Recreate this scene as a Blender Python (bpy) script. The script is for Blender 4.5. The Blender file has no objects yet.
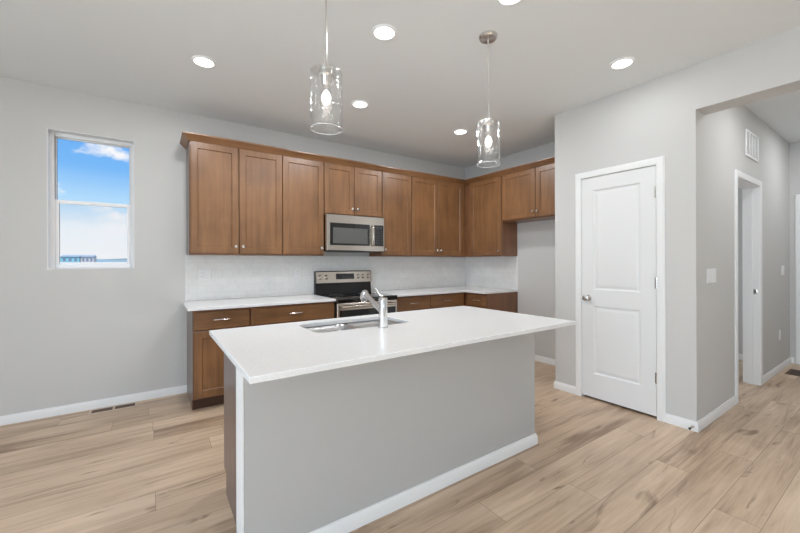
import bpy, bmesh, math, random
from mathutils import Matrix, Vector
random.seed(7)
scene = bpy.context.scene
COL = scene.collection
R = math.radians

# ------------------------------------------------------------------ camera
YAW, ROLL, EYE = 0.6017, -0.0031, 1.2728
cam_data = bpy.data.cameras.new('camera')
cam_data.sensor_width = 36.0
cam_data.lens = 362.88 * 36.0 / 800.0
cam_data.shift_y = -(266.5 - 261.98) / 800.0
cam_data.clip_start, cam_data.clip_end = 0.02, 3000
cam = bpy.data.objects.new('camera', cam_data)
COL.objects.link(cam)
cam.matrix_world = (Matrix.Translation((0, 0, EYE)) @ Matrix.Rotation(-YAW, 4, 'Z')
                    @ Matrix.Rotation(R(90), 4, 'X') @ Matrix.Rotation(ROLL, 4, 'Z'))
scene.camera = cam
scene.view_settings.view_transform = 'Standard'
scene.view_settings.look = 'None'
scene.view_settings.exposure = -0.03
scene.view_settings.gamma = 1.0
scene.view_settings.use_curve_mapping = False
scene.cycles.transparent_max_bounces = 24
scene.cycles.diffuse_bounces = 6

# ------------------------------------------------------------------ world: blue sky, white cumulus, pale horizon
world = bpy.data.worlds.new('sky'); scene.world = world
world.use_nodes = True
wn, wl = world.node_tree.nodes, world.node_tree.links
wn.clear()
w_out = wn.new('ShaderNodeOutputWorld'); w_bg = wn.new('ShaderNodeBackground')
w_tc = wn.new('ShaderNodeTexCoord'); w_sep = wn.new('ShaderNodeSeparateXYZ')
w_ramp = wn.new('ShaderNodeValToRGB')
e = w_ramp.color_ramp.elements
e[0].position = 0.0; e[0].color = (0.28, 0.29, 0.27, 1)
e[1].position = 1.0; e[1].color = (0.10, 0.30, 0.80, 1)
for pos, c in ((0.495, (0.30, 0.32, 0.30, 1)), (0.500, (1.0, 1.0, 1.0, 1)), (0.535, (0.92, 0.97, 1.0, 1)),
               (0.565, (0.46, 0.74, 1.0, 1)), (0.60, (0.19, 0.50, 0.97, 1)), (0.66, (0.13, 0.40, 0.92, 1))):
    k = e.new(pos); k.color = c
w_m = wn.new('ShaderNodeMath'); w_m.operation = 'MULTIPLY_ADD'
w_m.inputs[1].default_value = 0.5; w_m.inputs[2].default_value = 0.5
w_map = wn.new('ShaderNodeMapping'); w_map.inputs['Scale'].default_value = (9, 9, 17)
w_map.inputs['Location'].default_value = (1.0, 0.30, 0.4)
w_noise = wn.new('ShaderNodeTexNoise'); w_noise.inputs['Scale'].default_value = 1.0
w_noise.inputs['Detail'].default_value = 6.0; w_noise.inputs['Roughness'].default_value = 0.55
w_cr = wn.new('ShaderNodeValToRGB')
w_cr.color_ramp.elements[0].position = 0.54; w_cr.color_ramp.elements[0].color = (0, 0, 0, 1)
w_cr.color_ramp.elements[1].position = 0.66; w_cr.color_ramp.elements[1].color = (1, 1, 1, 1)
w_mix = wn.new('ShaderNodeMixRGB'); w_mix.inputs[2].default_value = (0.97, 0.98, 1.0, 1)
wl.new(w_tc.outputs['Generated'], w_sep.inputs[0]); wl.new(w_sep.outputs['Z'], w_m.inputs[0])
wl.new(w_m.outputs[0], w_ramp.inputs[0])
wl.new(w_tc.outputs['Generated'], w_map.inputs[0]); wl.new(w_map.outputs[0], w_noise.inputs['Vector'])
wl.new(w_noise.outputs[0], w_cr.inputs[0]); wl.new(w_cr.outputs[0], w_mix.inputs[0])
wl.new(w_ramp.outputs[0], w_mix.inputs[1]); wl.new(w_mix.outputs[0], w_bg.inputs[0])
w_bg.inputs[1].default_value = 1.0
wl.new(w_bg.outputs[0], w_out.inputs[0])

# ------------------------------------------------------------------ daylight through the big windows of the great room, plus added fills
def window_light(name, loc, rot, sx, sy, watts, col):
    l = bpy.data.lights.new(name, 'AREA'); l.shape = 'RECTANGLE'
    l.size, l.size_y, l.energy, l.color = sx, sy, watts, col
    o = bpy.data.objects.new(name, l); COL.objects.link(o)
    o.location = loc; o.rotation_euler = rot
    return o
window_light('daylight_left', (-3.14, -0.8, 1.2), (R(90), 0, R(-90)), 4.0, 2.1, 150, (0.745, 0.88, 1.0))
window_light('daylight_rear', (-0.3, -4.14, 1.35), (R(90), 0, 0), 3.6, 1.9, 7, (0.80, 0.90, 1.0))
window_light('bedroom_fill', (5.2, 3.46, 1.4), (R(90), 0, R(180)), 1.5, 1.2, 22, (0.88, 0.94, 1.0))  # added fill at an unseen window, brightens the room behind the doorway
lf = window_light('floor_bounce_fill', (-0.3, -4.10, 1.75), (R(35), 0, 0), 3.6, 1.1, 190, (0.75, 0.89, 1.0)); lf.data.spread = R(75)  # added fill aimed at the unseen floor, its bounce brightens the ceiling
sun_d = bpy.data.lights.new('sun', 'SUN'); sun_d.energy = 3.5; sun_d.angle = R(0.6); sun_d.color = (0.84, 0.92, 1.0)
sun = bpy.data.objects.new('sun', sun_d); COL.objects.link(sun); sun.rotation_euler = (R(35), 0, R(-5))
KITCHEN_W, SEAT_W, PANTRY_W, HALL_W = 12.0, 2.5, 2.6, 9.0

# ------------------------------------------------------------------ materials
def srgb(r, g, b):
    f = lambda c: c / 12.92 if c <= 0.04045 else ((c + 0.055) / 1.055) ** 2.4
    return (f(r / 255), f(g / 255), f(b / 255), 1)
def base_mat(name):
    m = bpy.data.materials.new(name); m.use_nodes = True
    nt = m.node_tree
    return m, nt.nodes, nt.links, nt.nodes['Principled BSDF']
def plain(name, col, rough=0.5, metal=0.0, spec=0.5, noise=0.0, nscale=40, bump=0.0, coat=0.0):
    m, n, l, p = base_mat(name)
    p.inputs['Base Color'].default_value = col
    p.inputs['Roughness'].default_value = rough
    p.inputs['Metallic'].default_value = metal
    p.inputs['Specular IOR Level'].default_value = spec
    p.inputs['Coat Weight'].default_value = coat
    tc = n.new('ShaderNodeTexCoord'); t = n.new('ShaderNodeTexNoise')
    t.inputs['Scale'].default_value = nscale; t.inputs['Detail'].default_value = 4
    l.new(tc.outputs['Object'], t.inputs['Vector'])
    if noise:
        mx = n.new('ShaderNodeMixRGB'); mx.blend_type = 'MULTIPLY'; mx.inputs[0].default_value = noise
        mx.inputs[1].default_value = col; l.new(t.outputs[0], mx.inputs[2]); l.new(mx.outputs[0], p.inputs['Base Color'])
    if bump:
        b = n.new('ShaderNodeBump'); b.inputs['Strength'].default_value = bump; b.inputs['Distance'].default_value = 0.002
        l.new(t.outputs[0], b.inputs['Height']); l.new(b.outputs[0], p.inputs['Normal'])
    return m
def wood(name, axis, c_dark, c_light, rough=0.38):
    m, n, l, p = base_mat(name)
    tc = n.new('ShaderNodeTexCoord'); mp = n.new('ShaderNodeMapping')
    s = [22.0, 22.0, 22.0]; s['XYZ'.index(axis)] = 1.6
    mp.inputs['Scale'].default_value = s
    oi = n.new('ShaderNodeObjectInfo'); ad = n.new('ShaderNodeVectorMath'); ad.operation = 'ADD'
    sc_ = n.new('ShaderNodeVectorMath'); sc_.operation = 'SCALE'; sc_.inputs[0].default_value = (7, 11, 13)
    l.new(oi.outputs['Random'], sc_.inputs['Scale'])
    l.new(tc.outputs['Object'], ad.inputs[0]); l.new(sc_.outputs[0], ad.inputs[1]); l.new(ad.outputs[0], mp.inputs[0])
    a = n.new('ShaderNodeTexNoise'); a.inputs['Scale'].default_value = 1.0; a.inputs['Detail'].default_value = 6
    a.inputs['Roughness'].default_value = 0.6; a.inputs['Distortion'].default_value = 0.6
    l.new(mp.outputs[0], a.inputs['Vector'])
    b = n.new('ShaderNodeTexNoise'); b.inputs['Scale'].default_value = 3.0; b.inputs['Detail'].default_value = 3
    l.new(ad.outputs[0], b.inputs['Vector'])
    mx = n.new('ShaderNodeMath'); mx.operation = 'MULTIPLY_ADD'; mx.inputs[1].default_value = 0.55
    hf = n.new('ShaderNodeMath'); hf.operation = 'MULTIPLY'; hf.inputs[1].default_value = 0.45
    l.new(b.outputs[0], hf.inputs[0]); l.new(a.outputs[0], mx.inputs[0]); l.new(hf.outputs[0], mx.inputs[2])
    r = n.new('ShaderNodeValToRGB')
    r.color_ramp.elements[0].position = 0.30; r.color_ramp.elements[0].color = c_dark
    r.color_ramp.elements[1].position = 0.70; r.color_ramp.elements[1].color = c_light
    l.new(mx.outputs[0], r.inputs[0]); l.new(r.outputs[0], p.inputs['Base Color'])
    p.inputs['Roughness'].default_value = rough; p.inputs['Specular IOR Level'].default_value = 0.75
    bp = n.new('ShaderNodeBump'); bp.inputs['Strength'].default_value = 0.06; bp.inputs['Distance'].default_value = 0.001
    l.new(a.outputs[0], bp.inputs['Height']); l.new(bp.outputs[0], p.inputs['Normal'])
    return m
def floor_mat():
    m, n, l, p = base_mat('oak_planks')
    def mth(op, a, b=None, c=None):
        q = n.new('ShaderNodeMath'); q.operation = op
        for k, x in enumerate((a, b, c)):
            if x is None: continue
            if isinstance(x, (int, float)): q.inputs[k].default_value = x
            else: l.new(x, q.inputs[k])
        return q.outputs[0]
    tc = n.new('ShaderNodeTexCoord'); sp = n.new('ShaderNodeSeparateXYZ'); l.new(tc.outputs['Object'], sp.inputs[0])
    X, Y = sp.outputs['X'], sp.outputs['Y']
    yr = mth('DIVIDE', mth('ADD', Y, 20.07), 0.180)
    row = mth('FLOOR', yr)
    wr = n.new('ShaderNodeTexWhiteNoise'); wr.noise_dimensions = '1D'; l.new(row, wr.inputs['W'])
    xr = mth('ADD', mth('DIVIDE', mth('ADD', X, 30.0), 1.52), mth('MULTIPLY', wr.outputs['Value'], 5.0))
    col = mth('FLOOR', xr)
    cv = n.new('ShaderNodeCombineXYZ'); l.new(row, cv.inputs[0]); l.new(col, cv.inputs[1])
    wp = n.new('ShaderNodeTexWhiteNoise'); wp.noise_dimensions = '2D'; l.new(cv.outputs[0], wp.inputs['Vector'])
    rnd = wp.outputs['Value']
    fx = mth('FRACT', xr); fy = mth('FRACT', yr)
    ex = mth('MULTIPLY', mth('MINIMUM', fx, mth('SUBTRACT', 1.0, fx)), 1.52)
    ey = mth('MULTIPLY', mth('MINIMUM', fy, mth('SUBTRACT', 1.0, fy)), 0.180)
    joint = mth('LESS_THAN', mth('MINIMUM', ex, ey), 0.0013)
    gc = n.new('ShaderNodeCombineXYZ')
    l.new(mth('ADD', X, mth('MULTIPLY', rnd, 37.0)), gc.inputs[0]); l.new(mth('ADD', Y, mth('MULTIPLY', rnd, 11.0)), gc.inputs[1]); l.new(mth('MULTIPLY', rnd, 23.0), gc.inputs[2])
    def nz(sx, sy, detail, rough, dist):
        mp = n.new('ShaderNodeMapping'); mp.inputs['Scale'].default_value = (sx, sy, 1)
        l.new(gc.outputs[0], mp.inputs[0])
        t = n.new('ShaderNodeTexNoise'); t.inputs['Scale'].default_value = 1.0; t.inputs['Detail'].default_value = detail
        t.inputs['Roughness'].default_value = rough; t.inputs['Distortion'].default_value = dist
        l.new(mp.outputs[0], t.inputs['Vector']); return t.outputs[0]
    g = nz(1.1, 17, 8, .62, 1.0); g2 = nz(.9, 5.0, 3, .5, .8); g3 = nz(2.2, 9.0, 4, .5, 1.5); g4 = nz(3, 90, 3, .5, .3)
    v = mth('ADD', mth('ADD', mth('MULTIPLY', g, .40), mth('MULTIPLY', g2, .44)), mth('ADD', mth('MULTIPLY', mth('SUBTRACT', rnd, .5), .12), mth('MULTIPLY', g4, .16)))
    r = n.new('ShaderNodeValToRGB'); el = r.color_ramp.elements
    el[0].position = 0.34; el[0].color = FLOOR_DARK
    el[1].position = 0.64; el[1].color = FLOOR_LIGHT
    k = el.new(0.48); k.color = FLOOR_MID
    l.new(v, r.inputs[0])
    kr = n.new('ShaderNodeValToRGB'); kr.color_ramp.elements[0].position = 0.63; kr.color_ramp.elements[0].color = (0, 0, 0, 1)
    kr.color_ramp.elements[1].position = 0.74; kr.color_ramp.elements[1].color = (0.8, 0.8, 0.8, 1)
    l.new(g3, kr.inputs[0])
    km = n.new('ShaderNodeMixRGB'); km.inputs[2].default_value = srgb(122, 96, 72)
    l.new(kr.outputs[0], km.inputs[0]); l.new(r.outputs[0], km.inputs[1])
    sm = n.new('ShaderNodeMixRGB'); sm.inputs[2].default_value = srgb(112, 92, 74)
    l.new(mth('MULTIPLY', joint, .7), sm.inputs[0]); l.new(km.outputs[0], sm.inputs[1])
    l.new(sm.outputs[0], p.inputs['Base Color'])
    p.inputs['Roughness'].default_value = 0.40
    bp = n.new('ShaderNodeBump'); bp.inputs['Strength'].default_value = 0.12; bp.inputs['Distance'].default_value = 0.001
    l.new(g, bp.inputs['Height']); l.new(bp.outputs[0], p.inputs['Normal'])
    return m
FLOOR_DARK, FLOOR_MID, FLOOR_LIGHT = srgb(144, 118, 96), srgb(190, 165, 140), srgb(213, 189, 164)
def tile_mat(name, flip):
    m, n, l, p = base_mat(name)
    tc = n.new('ShaderNodeTexCoord'); sx = n.new('ShaderNodeSeparateXYZ'); cx = n.new('ShaderNodeCombineXYZ')
    l.new(tc.outputs['Object'], sx.inputs[0])
    l.new(sx.outputs['Y' if flip else 'X'], cx.inputs[0]); l.new(sx.outputs['Z'], cx.inputs[1])
    br = n.new('ShaderNodeTexBrick'); br.offset = 0.5
    br.inputs['Scale'].default_value = 1.0; br.inputs['Brick Width'].default_value = 0.152; br.inputs['Row Height'].default_value = 0.076
    br.inputs['Mortar Size'].default_value = 0.0016; br.inputs['Mortar Smooth'].default_value = 0.3
    br.inputs['Color1'].default_value = srgb(234, 234, 233); br.inputs['Color2'].default_value = srgb(229, 229, 228)
    br.inputs['Mortar'].default_value = srgb(219, 219, 218)
    l.new(cx.outputs[0], br.inputs['Vector'])
    t = n.new('ShaderNodeTexNoise'); t.inputs['Scale'].default_value = 5; t.inputs['Detail'].default_value = 8; t.inputs['Distortion'].default_value = 2.2
    l.new(tc.outputs['Object'], t.inputs['Vector'])
    r = n.new('ShaderNodeValToRGB')
    r.color_ramp.elements[0].position = 0.46; r.color_ramp.elements[0].color = (1, 1, 1, 1)
    r.color_ramp.elements[1].position = 0.56; r.color_ramp.elements[1].color = (1, 1, 1, 1)
    k = r.color_ramp.elements.new(0.51); k.color = (0.95, 0.95, 0.953, 1)
    l.new(t.outputs[0], r.inputs[0])
    mx = n.new('ShaderNodeMixRGB'); mx.blend_type = 'MULTIPLY'; mx.inputs[0].default_value = 1
    l.new(br.outputs['Color'], mx.inputs[1]); l.new(r.outputs[0], mx.inputs[2]); l.new(mx.outputs[0], p.inputs['Base Color'])
    p.inputs['Roughness'].default_value = 0.28
    bp = n.new('ShaderNodeBump'); bp.inputs['Strength'].default_value = 0.25; bp.inputs['Distance'].default_value = 0.001; bp.invert = True
    l.new(br.outputs['Fac'], bp.inputs['Height']); l.new(bp.outputs[0], p.inputs['Normal'])
    return m
def quartz_mat():
    m, n, l, p = base_mat('white_quartz')
    tc = n.new('ShaderNodeTexCoord')
    t = n.new('ShaderNodeTexNoise'); t.inputs['Scale'].default_value = 160; t.inputs['Detail'].default_value = 3
    l.new(tc.outputs['Object'], t.inputs['Vector'])
    r = n.new('ShaderNodeValToRGB')
    r.color_ramp.elements[0].position = 0.30; r.color_ramp.elements[0].color = srgb(216, 216, 216)
    r.color_ramp.elements[1].position = 0.50; r.color_ramp.elements[1].color = srgb(231, 231, 231)
    l.new(t.outputs[0], r.inputs[0]); l.new(r.outputs[0], p.inputs['Base Color'])
    p.inputs['Roughness'].default_value = 0.22
    return m
def steel_mat(name, col, rough, axis='X'):
    m, n, l, p = base_mat(name)
    tc = n.new('ShaderNodeTexCoord'); mp = n.new('ShaderNodeMapping')
    s = [260.0] * 3; s['XYZ'.index(axis)] = 3.0
    mp.inputs['Scale'].default_value = s
    t = n.new('ShaderNodeTexNoise'); t.inputs['Scale'].default_value = 1.0
    l.new(tc.outputs['Object'], mp.inputs[0]); l.new(mp.outputs[0], t.inputs['Vector'])
    b = n.new('ShaderNodeBump'); b.inputs['Strength'].default_value = 0.05; b.inputs['Distance'].default_value = 0.0005
    l.new(t.outputs[0], b.inputs['Height']); l.new(b.outputs[0], p.inputs['Normal'])
    p.inputs['Base Color'].default_value = col; p.inputs['Metallic'].default_value = 1.0; p.inputs['Roughness'].default_value = rough
    return m
def thin_glass(name, edge=0.35, tint=(1, 1, 1, 1), base=0.05, seeds=False, rough=0.02):
    m = bpy.data.materials.new(name); m.use_nodes = True
    n, l = m.node_tree.nodes, m.node_tree.links
    n.clear()
    o = n.new('ShaderNodeOutputMaterial'); mx = n.new('ShaderNodeMixShader')
    t = n.new('ShaderNodeBsdfTransparent'); t.inputs[0].default_value = tint
    g = n.new('ShaderNodeBsdfGlossy'); g.inputs['Roughness'].default_value = rough
    lw = n.new('ShaderNodeLayerWeight'); lw.inputs[0].default_value = 0.5
    pw = n.new('ShaderNodeMath'); pw.operation = 'POWER'; pw.inputs[1].default_value = 3.0
    ma = n.new('ShaderNodeMath'); ma.operation = 'MULTIPLY_ADD'; ma.inputs[1].default_value = edge; ma.inputs[2].default_value = base
    l.new(lw.outputs['Facing'], pw.inputs[0]); l.new(pw.outputs[0], ma.inputs[0]); l.new(ma.outputs[0], mx.inputs[0])
    l.new(t.outputs[0], mx.inputs[1]); l.new(g.outputs[0], mx.inputs[2]); l.new(mx.outputs[0], o.inputs[0])
    if seeds:
        tc = n.new('ShaderNodeTexCoord'); v = n.new('ShaderNodeTexVoronoi'); v.inputs['Scale'].default_value = 42
        l.new(tc.outputs['Object'], v.inputs['Vector'])
        b = n.new('ShaderNodeBump'); b.inputs['Strength'].default_value = 0.7; b.inputs['Distance'].default_value = 0.004
        l.new(v.outputs['Distance'], b.inputs['Height']); l.new(b.outputs[0], g.inputs['Normal'])
    return m
def glow(name, col, strength):
    m = bpy.data.materials.new(name); m.use_nodes = True
    n, l = m.node_tree.nodes, m.node_tree.links
    n.clear()
    o = n.new('ShaderNodeOutputMaterial'); em = n.new('ShaderNodeEmission')
    em.inputs[0].default_value = col; em.inputs[1].default_value = strength
    l.new(em.outputs[0], o.inputs[0])
    return m

M = {}
M['wall'] = plain('grey_wall_paint', srgb(203, 202, 200), 0.85, spec=0.25, bump=0.08, nscale=90)
M['ceil'] = plain('ceiling_paint', srgb(230, 233, 234), 0.9, spec=0.2, bump=0.15, nscale=60)
M['trim'] = plain('white_trim_paint', srgb(233, 233, 233), 0.4, spec=0.4)
M['door'] = plain('white_door_paint', srgb(226, 226, 226), 0.42, spec=0.4)
M['pony'] = plain('wall_paint_shaded', srgb(184, 183, 181), 0.85, spec=0.25, bump=0.08, nscale=90)  # same paint as the walls, darkened to put the island's shade into colour
W_D, W_L = srgb(96, 63, 35), srgb(146, 103, 65)
M['wood_z'] = wood('maple_vertical', 'Z', W_D, W_L)
M['wood_x'] = wood('maple_along_run', 'X', W_D, W_L)
M['wood_y'] = wood('maple_across_run', 'Y', W_D, W_L)
M['wood_side'] = wood('maple_side_panel', 'Z', srgb(108, 70, 45), srgb(138, 94, 62), 0.3)
M['endpanel'] = wood('laminate_end_panel', 'Z', srgb(92, 76, 70), srgb(116, 99, 93), 0.3)
M['kick'] = plain('toe_kick', srgb(70, 44, 28), 0.6)
M['floor'] = floor_mat()
M['tile_b'] = tile_mat('white_tile_back', False)
M['tile_r'] = tile_mat('white_tile_side', True)
M['quartz'] = quartz_mat()
M['steel'] = steel_mat('brushed_steel', (0.62, 0.575, 0.52, 1), 0.20)
M['sink'] = steel_mat('sink_steel', (0.55, 0.55, 0.56, 1), 0.30)
M['chrome'] = plain('polished_chrome', (0.82, 0.82, 0.83, 1), 0.08, metal=1.0)
M['nickel'] = plain('satin_nickel', (0.70, 0.68, 0.65, 1), 0.25, metal=1.0)
M['black'] = plain('black_enamel', srgb(18, 18, 19), 0.25)
M['blackglass'] = plain('black_glass', srgb(14, 14, 15), 0.06, coat=0.5)
M['cooktop'] = plain('black_cooktop_glass', srgb(15, 15, 16), 0.10, coat=0.4)
M['ring'] = plain('burner_mark', srgb(70, 70, 72), 0.3)
M['mesh'] = plain('microwave_mesh', srgb(92, 92, 90), 0.35, noise=0.2, nscale=400)
M['btn'] = plain('grey_button', srgb(60, 60, 62), 0.4)
M['mark'] = plain('white_marking', srgb(215, 215, 215), 0.5)
M['plate'] = plain('white_plastic', srgb(236, 236, 236), 0.35)
M['slot'] = plain('dark_slot', srgb(60, 58, 56), 0.6)
M['vinyl'] = plain('white_vinyl', srgb(242, 242, 243), 0.35)
M['pane'] = thin_glass('window_glass', 0.10, base=0.012)
M['screen'] = thin_glass('insect_screen', 0.0, base=0.0)
M['shade'] = thin_glass('seeded_glass', 1.0, base=0.09, seeds=True, rough=0.12)
M['shade_rim'] = thin_glass('glass_rim', 0.6, base=0.45, rough=0.1)
M['bulbglass'] = thin_glass('bulb_glass', 0.5, base=0.12)
M['filament'] = glow('filament_glow', (1.0, 0.95, 0.88, 1), 5.0)
M['led'] = glow('led_glow', (1.0, 0.97, 0.93, 1), 7.0)
M['regframe'] = plain('tan_metal', srgb(198, 180, 162), 0.5)
M['regdark'] = plain('brown_metal', srgb(98, 76, 60), 0.6)
M['rubber'] = plain('white_rubber', srgb(225, 225, 225), 0.6)
M['ground'] = plain('dry_ground', srgb(140, 146, 128), 0.95, noise=0.3, nscale=0.2)
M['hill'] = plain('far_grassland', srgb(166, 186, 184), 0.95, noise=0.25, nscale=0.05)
M['teal'] = plain('teal_siding', srgb(150, 215, 224), 0.8)
M['pinkish'] = plain('beige_siding', srgb(228, 212, 208), 0.8)
M['roof'] = plain('grey_shingles', srgb(186, 188, 194), 0.9)
M['houseglass'] = plain('house_window', srgb(130, 140, 155), 0.2)
# glass rim: white diffuse mixed in to paint a bright edge highlight
rn, rl = M['shade_rim'].node_tree.nodes, M['shade_rim'].node_tree.links
rd = rn.new('ShaderNodeBsdfDiffuse'); rd.inputs[0].default_value = (0.9, 0.9, 0.9, 1)
ra = rn.new('ShaderNodeAddShader'); rm = [q for q in rn if q.type == 'MIX_SHADER'][0]
rm2 = rn.new('ShaderNodeMixShader'); rm2.inputs[0].default_value = 0.4
ro = [q for q in rn if q.type == 'OUTPUT_MATERIAL'][0]
rl.new(rm.outputs[0], rm2.inputs[1]); rl.new(rd.outputs[0], rm2.inputs[2]); rl.new(rm2.outputs[0], ro.inputs[0])
rn.remove(ra)
# insect screen: a light mesh that veils what lies behind it
sn, sl = M['screen'].node_tree.nodes, M['screen'].node_tree.links
for nd in list(sn):
    if nd.type == 'BSDF_GLOSSY':
        sn.remove(nd)
d_ = sn.new('ShaderNodeBsdfTranslucent'); d_.inputs[0].default_value = (0.9, 0.9, 0.92, 1)
mix_ = [nd for nd in sn if nd.type == 'MIX_SHADER'][0]
sl.new(d_.outputs[0], mix_.inputs[2])
for lk in list(mix_.inputs[0].links):
    sl.remove(lk)
mix_.inputs[0].default_value = 0.08

# ------------------------------------------------------------------ mesh helpers
class MB:
    """collects shapes (u, v, z) and links them as ONE mesh object; f maps to world"""
    def __init__(self, f=None):
        self.bm = bmesh.new(); self.f = f or (lambda x, y, z: (x, y, z))
    def box(self, x0, x1, y0, y1, z0, z1, bev=0.0, seg=2):
        b = bmesh.new()
        vs = [b.verts.new((x, y, z)) for x in (x0, x1) for y in (y0, y1) for z in (z0, z1)]
        for q in ((0, 1, 3, 2), (4, 6, 7, 5), (0, 4, 5, 1), (2, 3, 7, 6), (0, 2, 6, 4), (1, 5, 7, 3)):
            b.faces.new([vs[i] for i in q])
        if bev:
            bmesh.ops.bevel(b, geom=b.edges[:], offset=bev, segments=seg, profile=0.5, affect='EDGES')
        self._merge(b)
        return self
    def _merge(self, b):
        idx = {}
        for v in b.verts:
            idx[v] = self.bm.verts.new(self.f(*v.co))
        for fc in b.faces:
            try:
                self.bm.faces.new([idx[v] for v in fc.verts])
            except ValueError:
                pass
        b.free()
    def loops(self, rings, cap0=True, cap1=True):
        rs = [[self.bm.verts.new(self.f(*p)) for p in r] for r in rings]
        n = len(rs[0])
        for a, b in zip(rs, rs[1:]):
            for i in range(n):
                self.bm.faces.new([a[i], a[(i + 1) % n], b[(i + 1) % n], b[i]])
        if cap0: self.bm.faces.new(rs[0][::-1])
        if cap1: self.bm.faces.new(rs[-1])
        return self
    def rect_rings(self, u0, u1, z0, z1, steps, cap0=True, cap1=True):
        """rectangular rings in the (u, z) plane: steps = [(inset, v)]"""
        return self.loops([[(u0 + i, v, z0 + i), (u1 - i, v, z0 + i), (u1 - i, v, z1 - i), (u0 + i, v, z1 - i)] for i, v in steps], cap0, cap1)
    def lathe(self, prof, o, axis=(0, 0, 1), n=20, cap0=True, cap1=True):
        ax = Vector(axis).normalized()
        a = ax.orthogonal().normalized(); b = ax.cross(a)
        o = Vector(o)
        rings = []
        for r, h in prof:
            r = max(r, 1e-5)
            rings.append([tuple(o + ax * h + a * (r * math.cos(2 * math.pi * k / n)) + b * (r * math.sin(2 * math.pi * k / n))) for k in range(n)])
        return self.loops(rings, cap0, cap1)
    def cyl(self, p0, p1, r0, r1=None, n=16):
        d = Vector(p1) - Vector(p0)
        return self.lathe([(r0, 0), (r0 if r1 is None else r1, d.length)], p0, d, n)
    def tube(self, pts, r, n=10):
        P = [Vector(p) for p in pts]
        rad = r if isinstance(r, (list, tuple)) else [r] * len(P)
        rings = []; up = None
        for i, p in enumerate(P):
            t = (P[min(i + 1, len(P) - 1)] - P[max(i - 1, 0)]).normalized()
            if up is None: up = t.orthogonal().normalized()
            up = (up - t * up.dot(t)).normalized(); s = t.cross(up)
            rings.append([tuple(p + up * (rad[i] * math.cos(2 * math.pi * k / n)) + s * (rad[i] * math.sin(2 * math.pi * k / n))) for k in range(n)])
        return self.loops(rings)
    def extrude(self, poly, path):
        """sweep a 2D profile [(out, z)] along a mitred path of ((x, y), (nx, ny)) stations"""
        return self.loops([[(p[0] + n[0] * a, p[1] + n[1] * a, z) for a, z in poly] for p, n in path])
    def plate(self, outer, holes, z0, z1):
        b = bmesh.new(); edges = []
        for loop in [outer] + holes:
            vs = [b.verts.new((x, y, z0)) for x, y in loop]
            edges += [b.edges.new((vs[i], vs[(i + 1) % len(vs)])) for i in range(len(vs))]
        r = bmesh.ops.triangle_fill(b, use_beauty=True, use_dissolve=False, edges=edges)
        fs = [g for g in r['geom'] if isinstance(g, bmesh.types.BMFace)]
        ex = bmesh.ops.extrude_face_region(b, geom=fs, use_keep_orig=True)
        bmesh.ops.translate(b, vec=(0, 0, z1 - z0), verts=[g for g in ex['geom'] if isinstance(g, bmesh.types.BMVert)])
        self._merge(b)
        return self
    def build(self, name, mat, parent=None, origin=None, smooth=32, bevel=0.0, solid=0.0, closed=True):
        o0 = Vector(origin) if origin is not None else (root_loc(parent) if parent else Vector((0, 0, 0)))
        bmesh.ops.remove_doubles(self.bm, verts=self.bm.verts[:], dist=1e-6)
        bmesh.ops.recalc_face_normals(self.bm, faces=self.bm.faces[:])
        bmesh.ops.translate(self.bm, vec=-o0, verts=self.bm.verts[:])
        me = bpy.data.meshes.new(name); self.bm.to_mesh(me); self.bm.free()
        me.polygons.foreach_set('use_smooth', [True] * len(me.polygons))
        me.set_sharp_from_angle(angle=R(smooth))
        me.materials.append(M[mat])
        o = bpy.data.objects.new(name, me); COL.objects.link(o)
        if parent is not None: o.parent = parent
        else: o.location = o0
        if bevel:
            b = o.modifiers.new('bevel', 'BEVEL'); b.width = bevel; b.segments = 2; b.limit_method = 'ANGLE'; b.angle_limit = R(40)
        if solid:
            s = o.modifiers.new('solid', 'SOLIDIFY'); s.thickness = solid; s.offset = 0
        return o
def root_loc(o):
    while o.parent is not None: o = o.parent
    return Vector(o.location)
def tag(o, label, cat, group=None, kind=None):
    o['label'] = label; o['category'] = cat
    if group: o['group'] = group
    if kind: o['kind'] = kind
    return o
def thing(name, loc, label, cat, group=None):
    o = bpy.data.objects.new(name, None); o.empty_display_size = 0.1
    COL.objects.link(o); o.location = loc
    return tag(o, label, cat, group)
def struct(o, label=None):
    o['kind'] = 'structure'
    if label: o['label'] = label
    return o
def copy_tree(o, parent=None):
    kids = [k for k in bpy.data.objects if k.parent is o]
    c = o.copy(); COL.objects.link(c)
    if parent is not None: c.parent = parent
    for k in kids: copy_tree(k, c)
    return c
def rrect(x0, x1, y0, y1, r, n=6):
    pts = []
    for cx, cy, a0 in ((x1 - r, y1 - r, 0), (x0 + r, y1 - r, 90), (x0 + r, y0 + r, 180), (x1 - r, y0 + r, 270)):
        for k in range(n + 1):
            a = R(a0 + 90 * k / n); pts.append((cx + r * math.cos(a), cy + r * math.sin(a)))
    return pts

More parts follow.
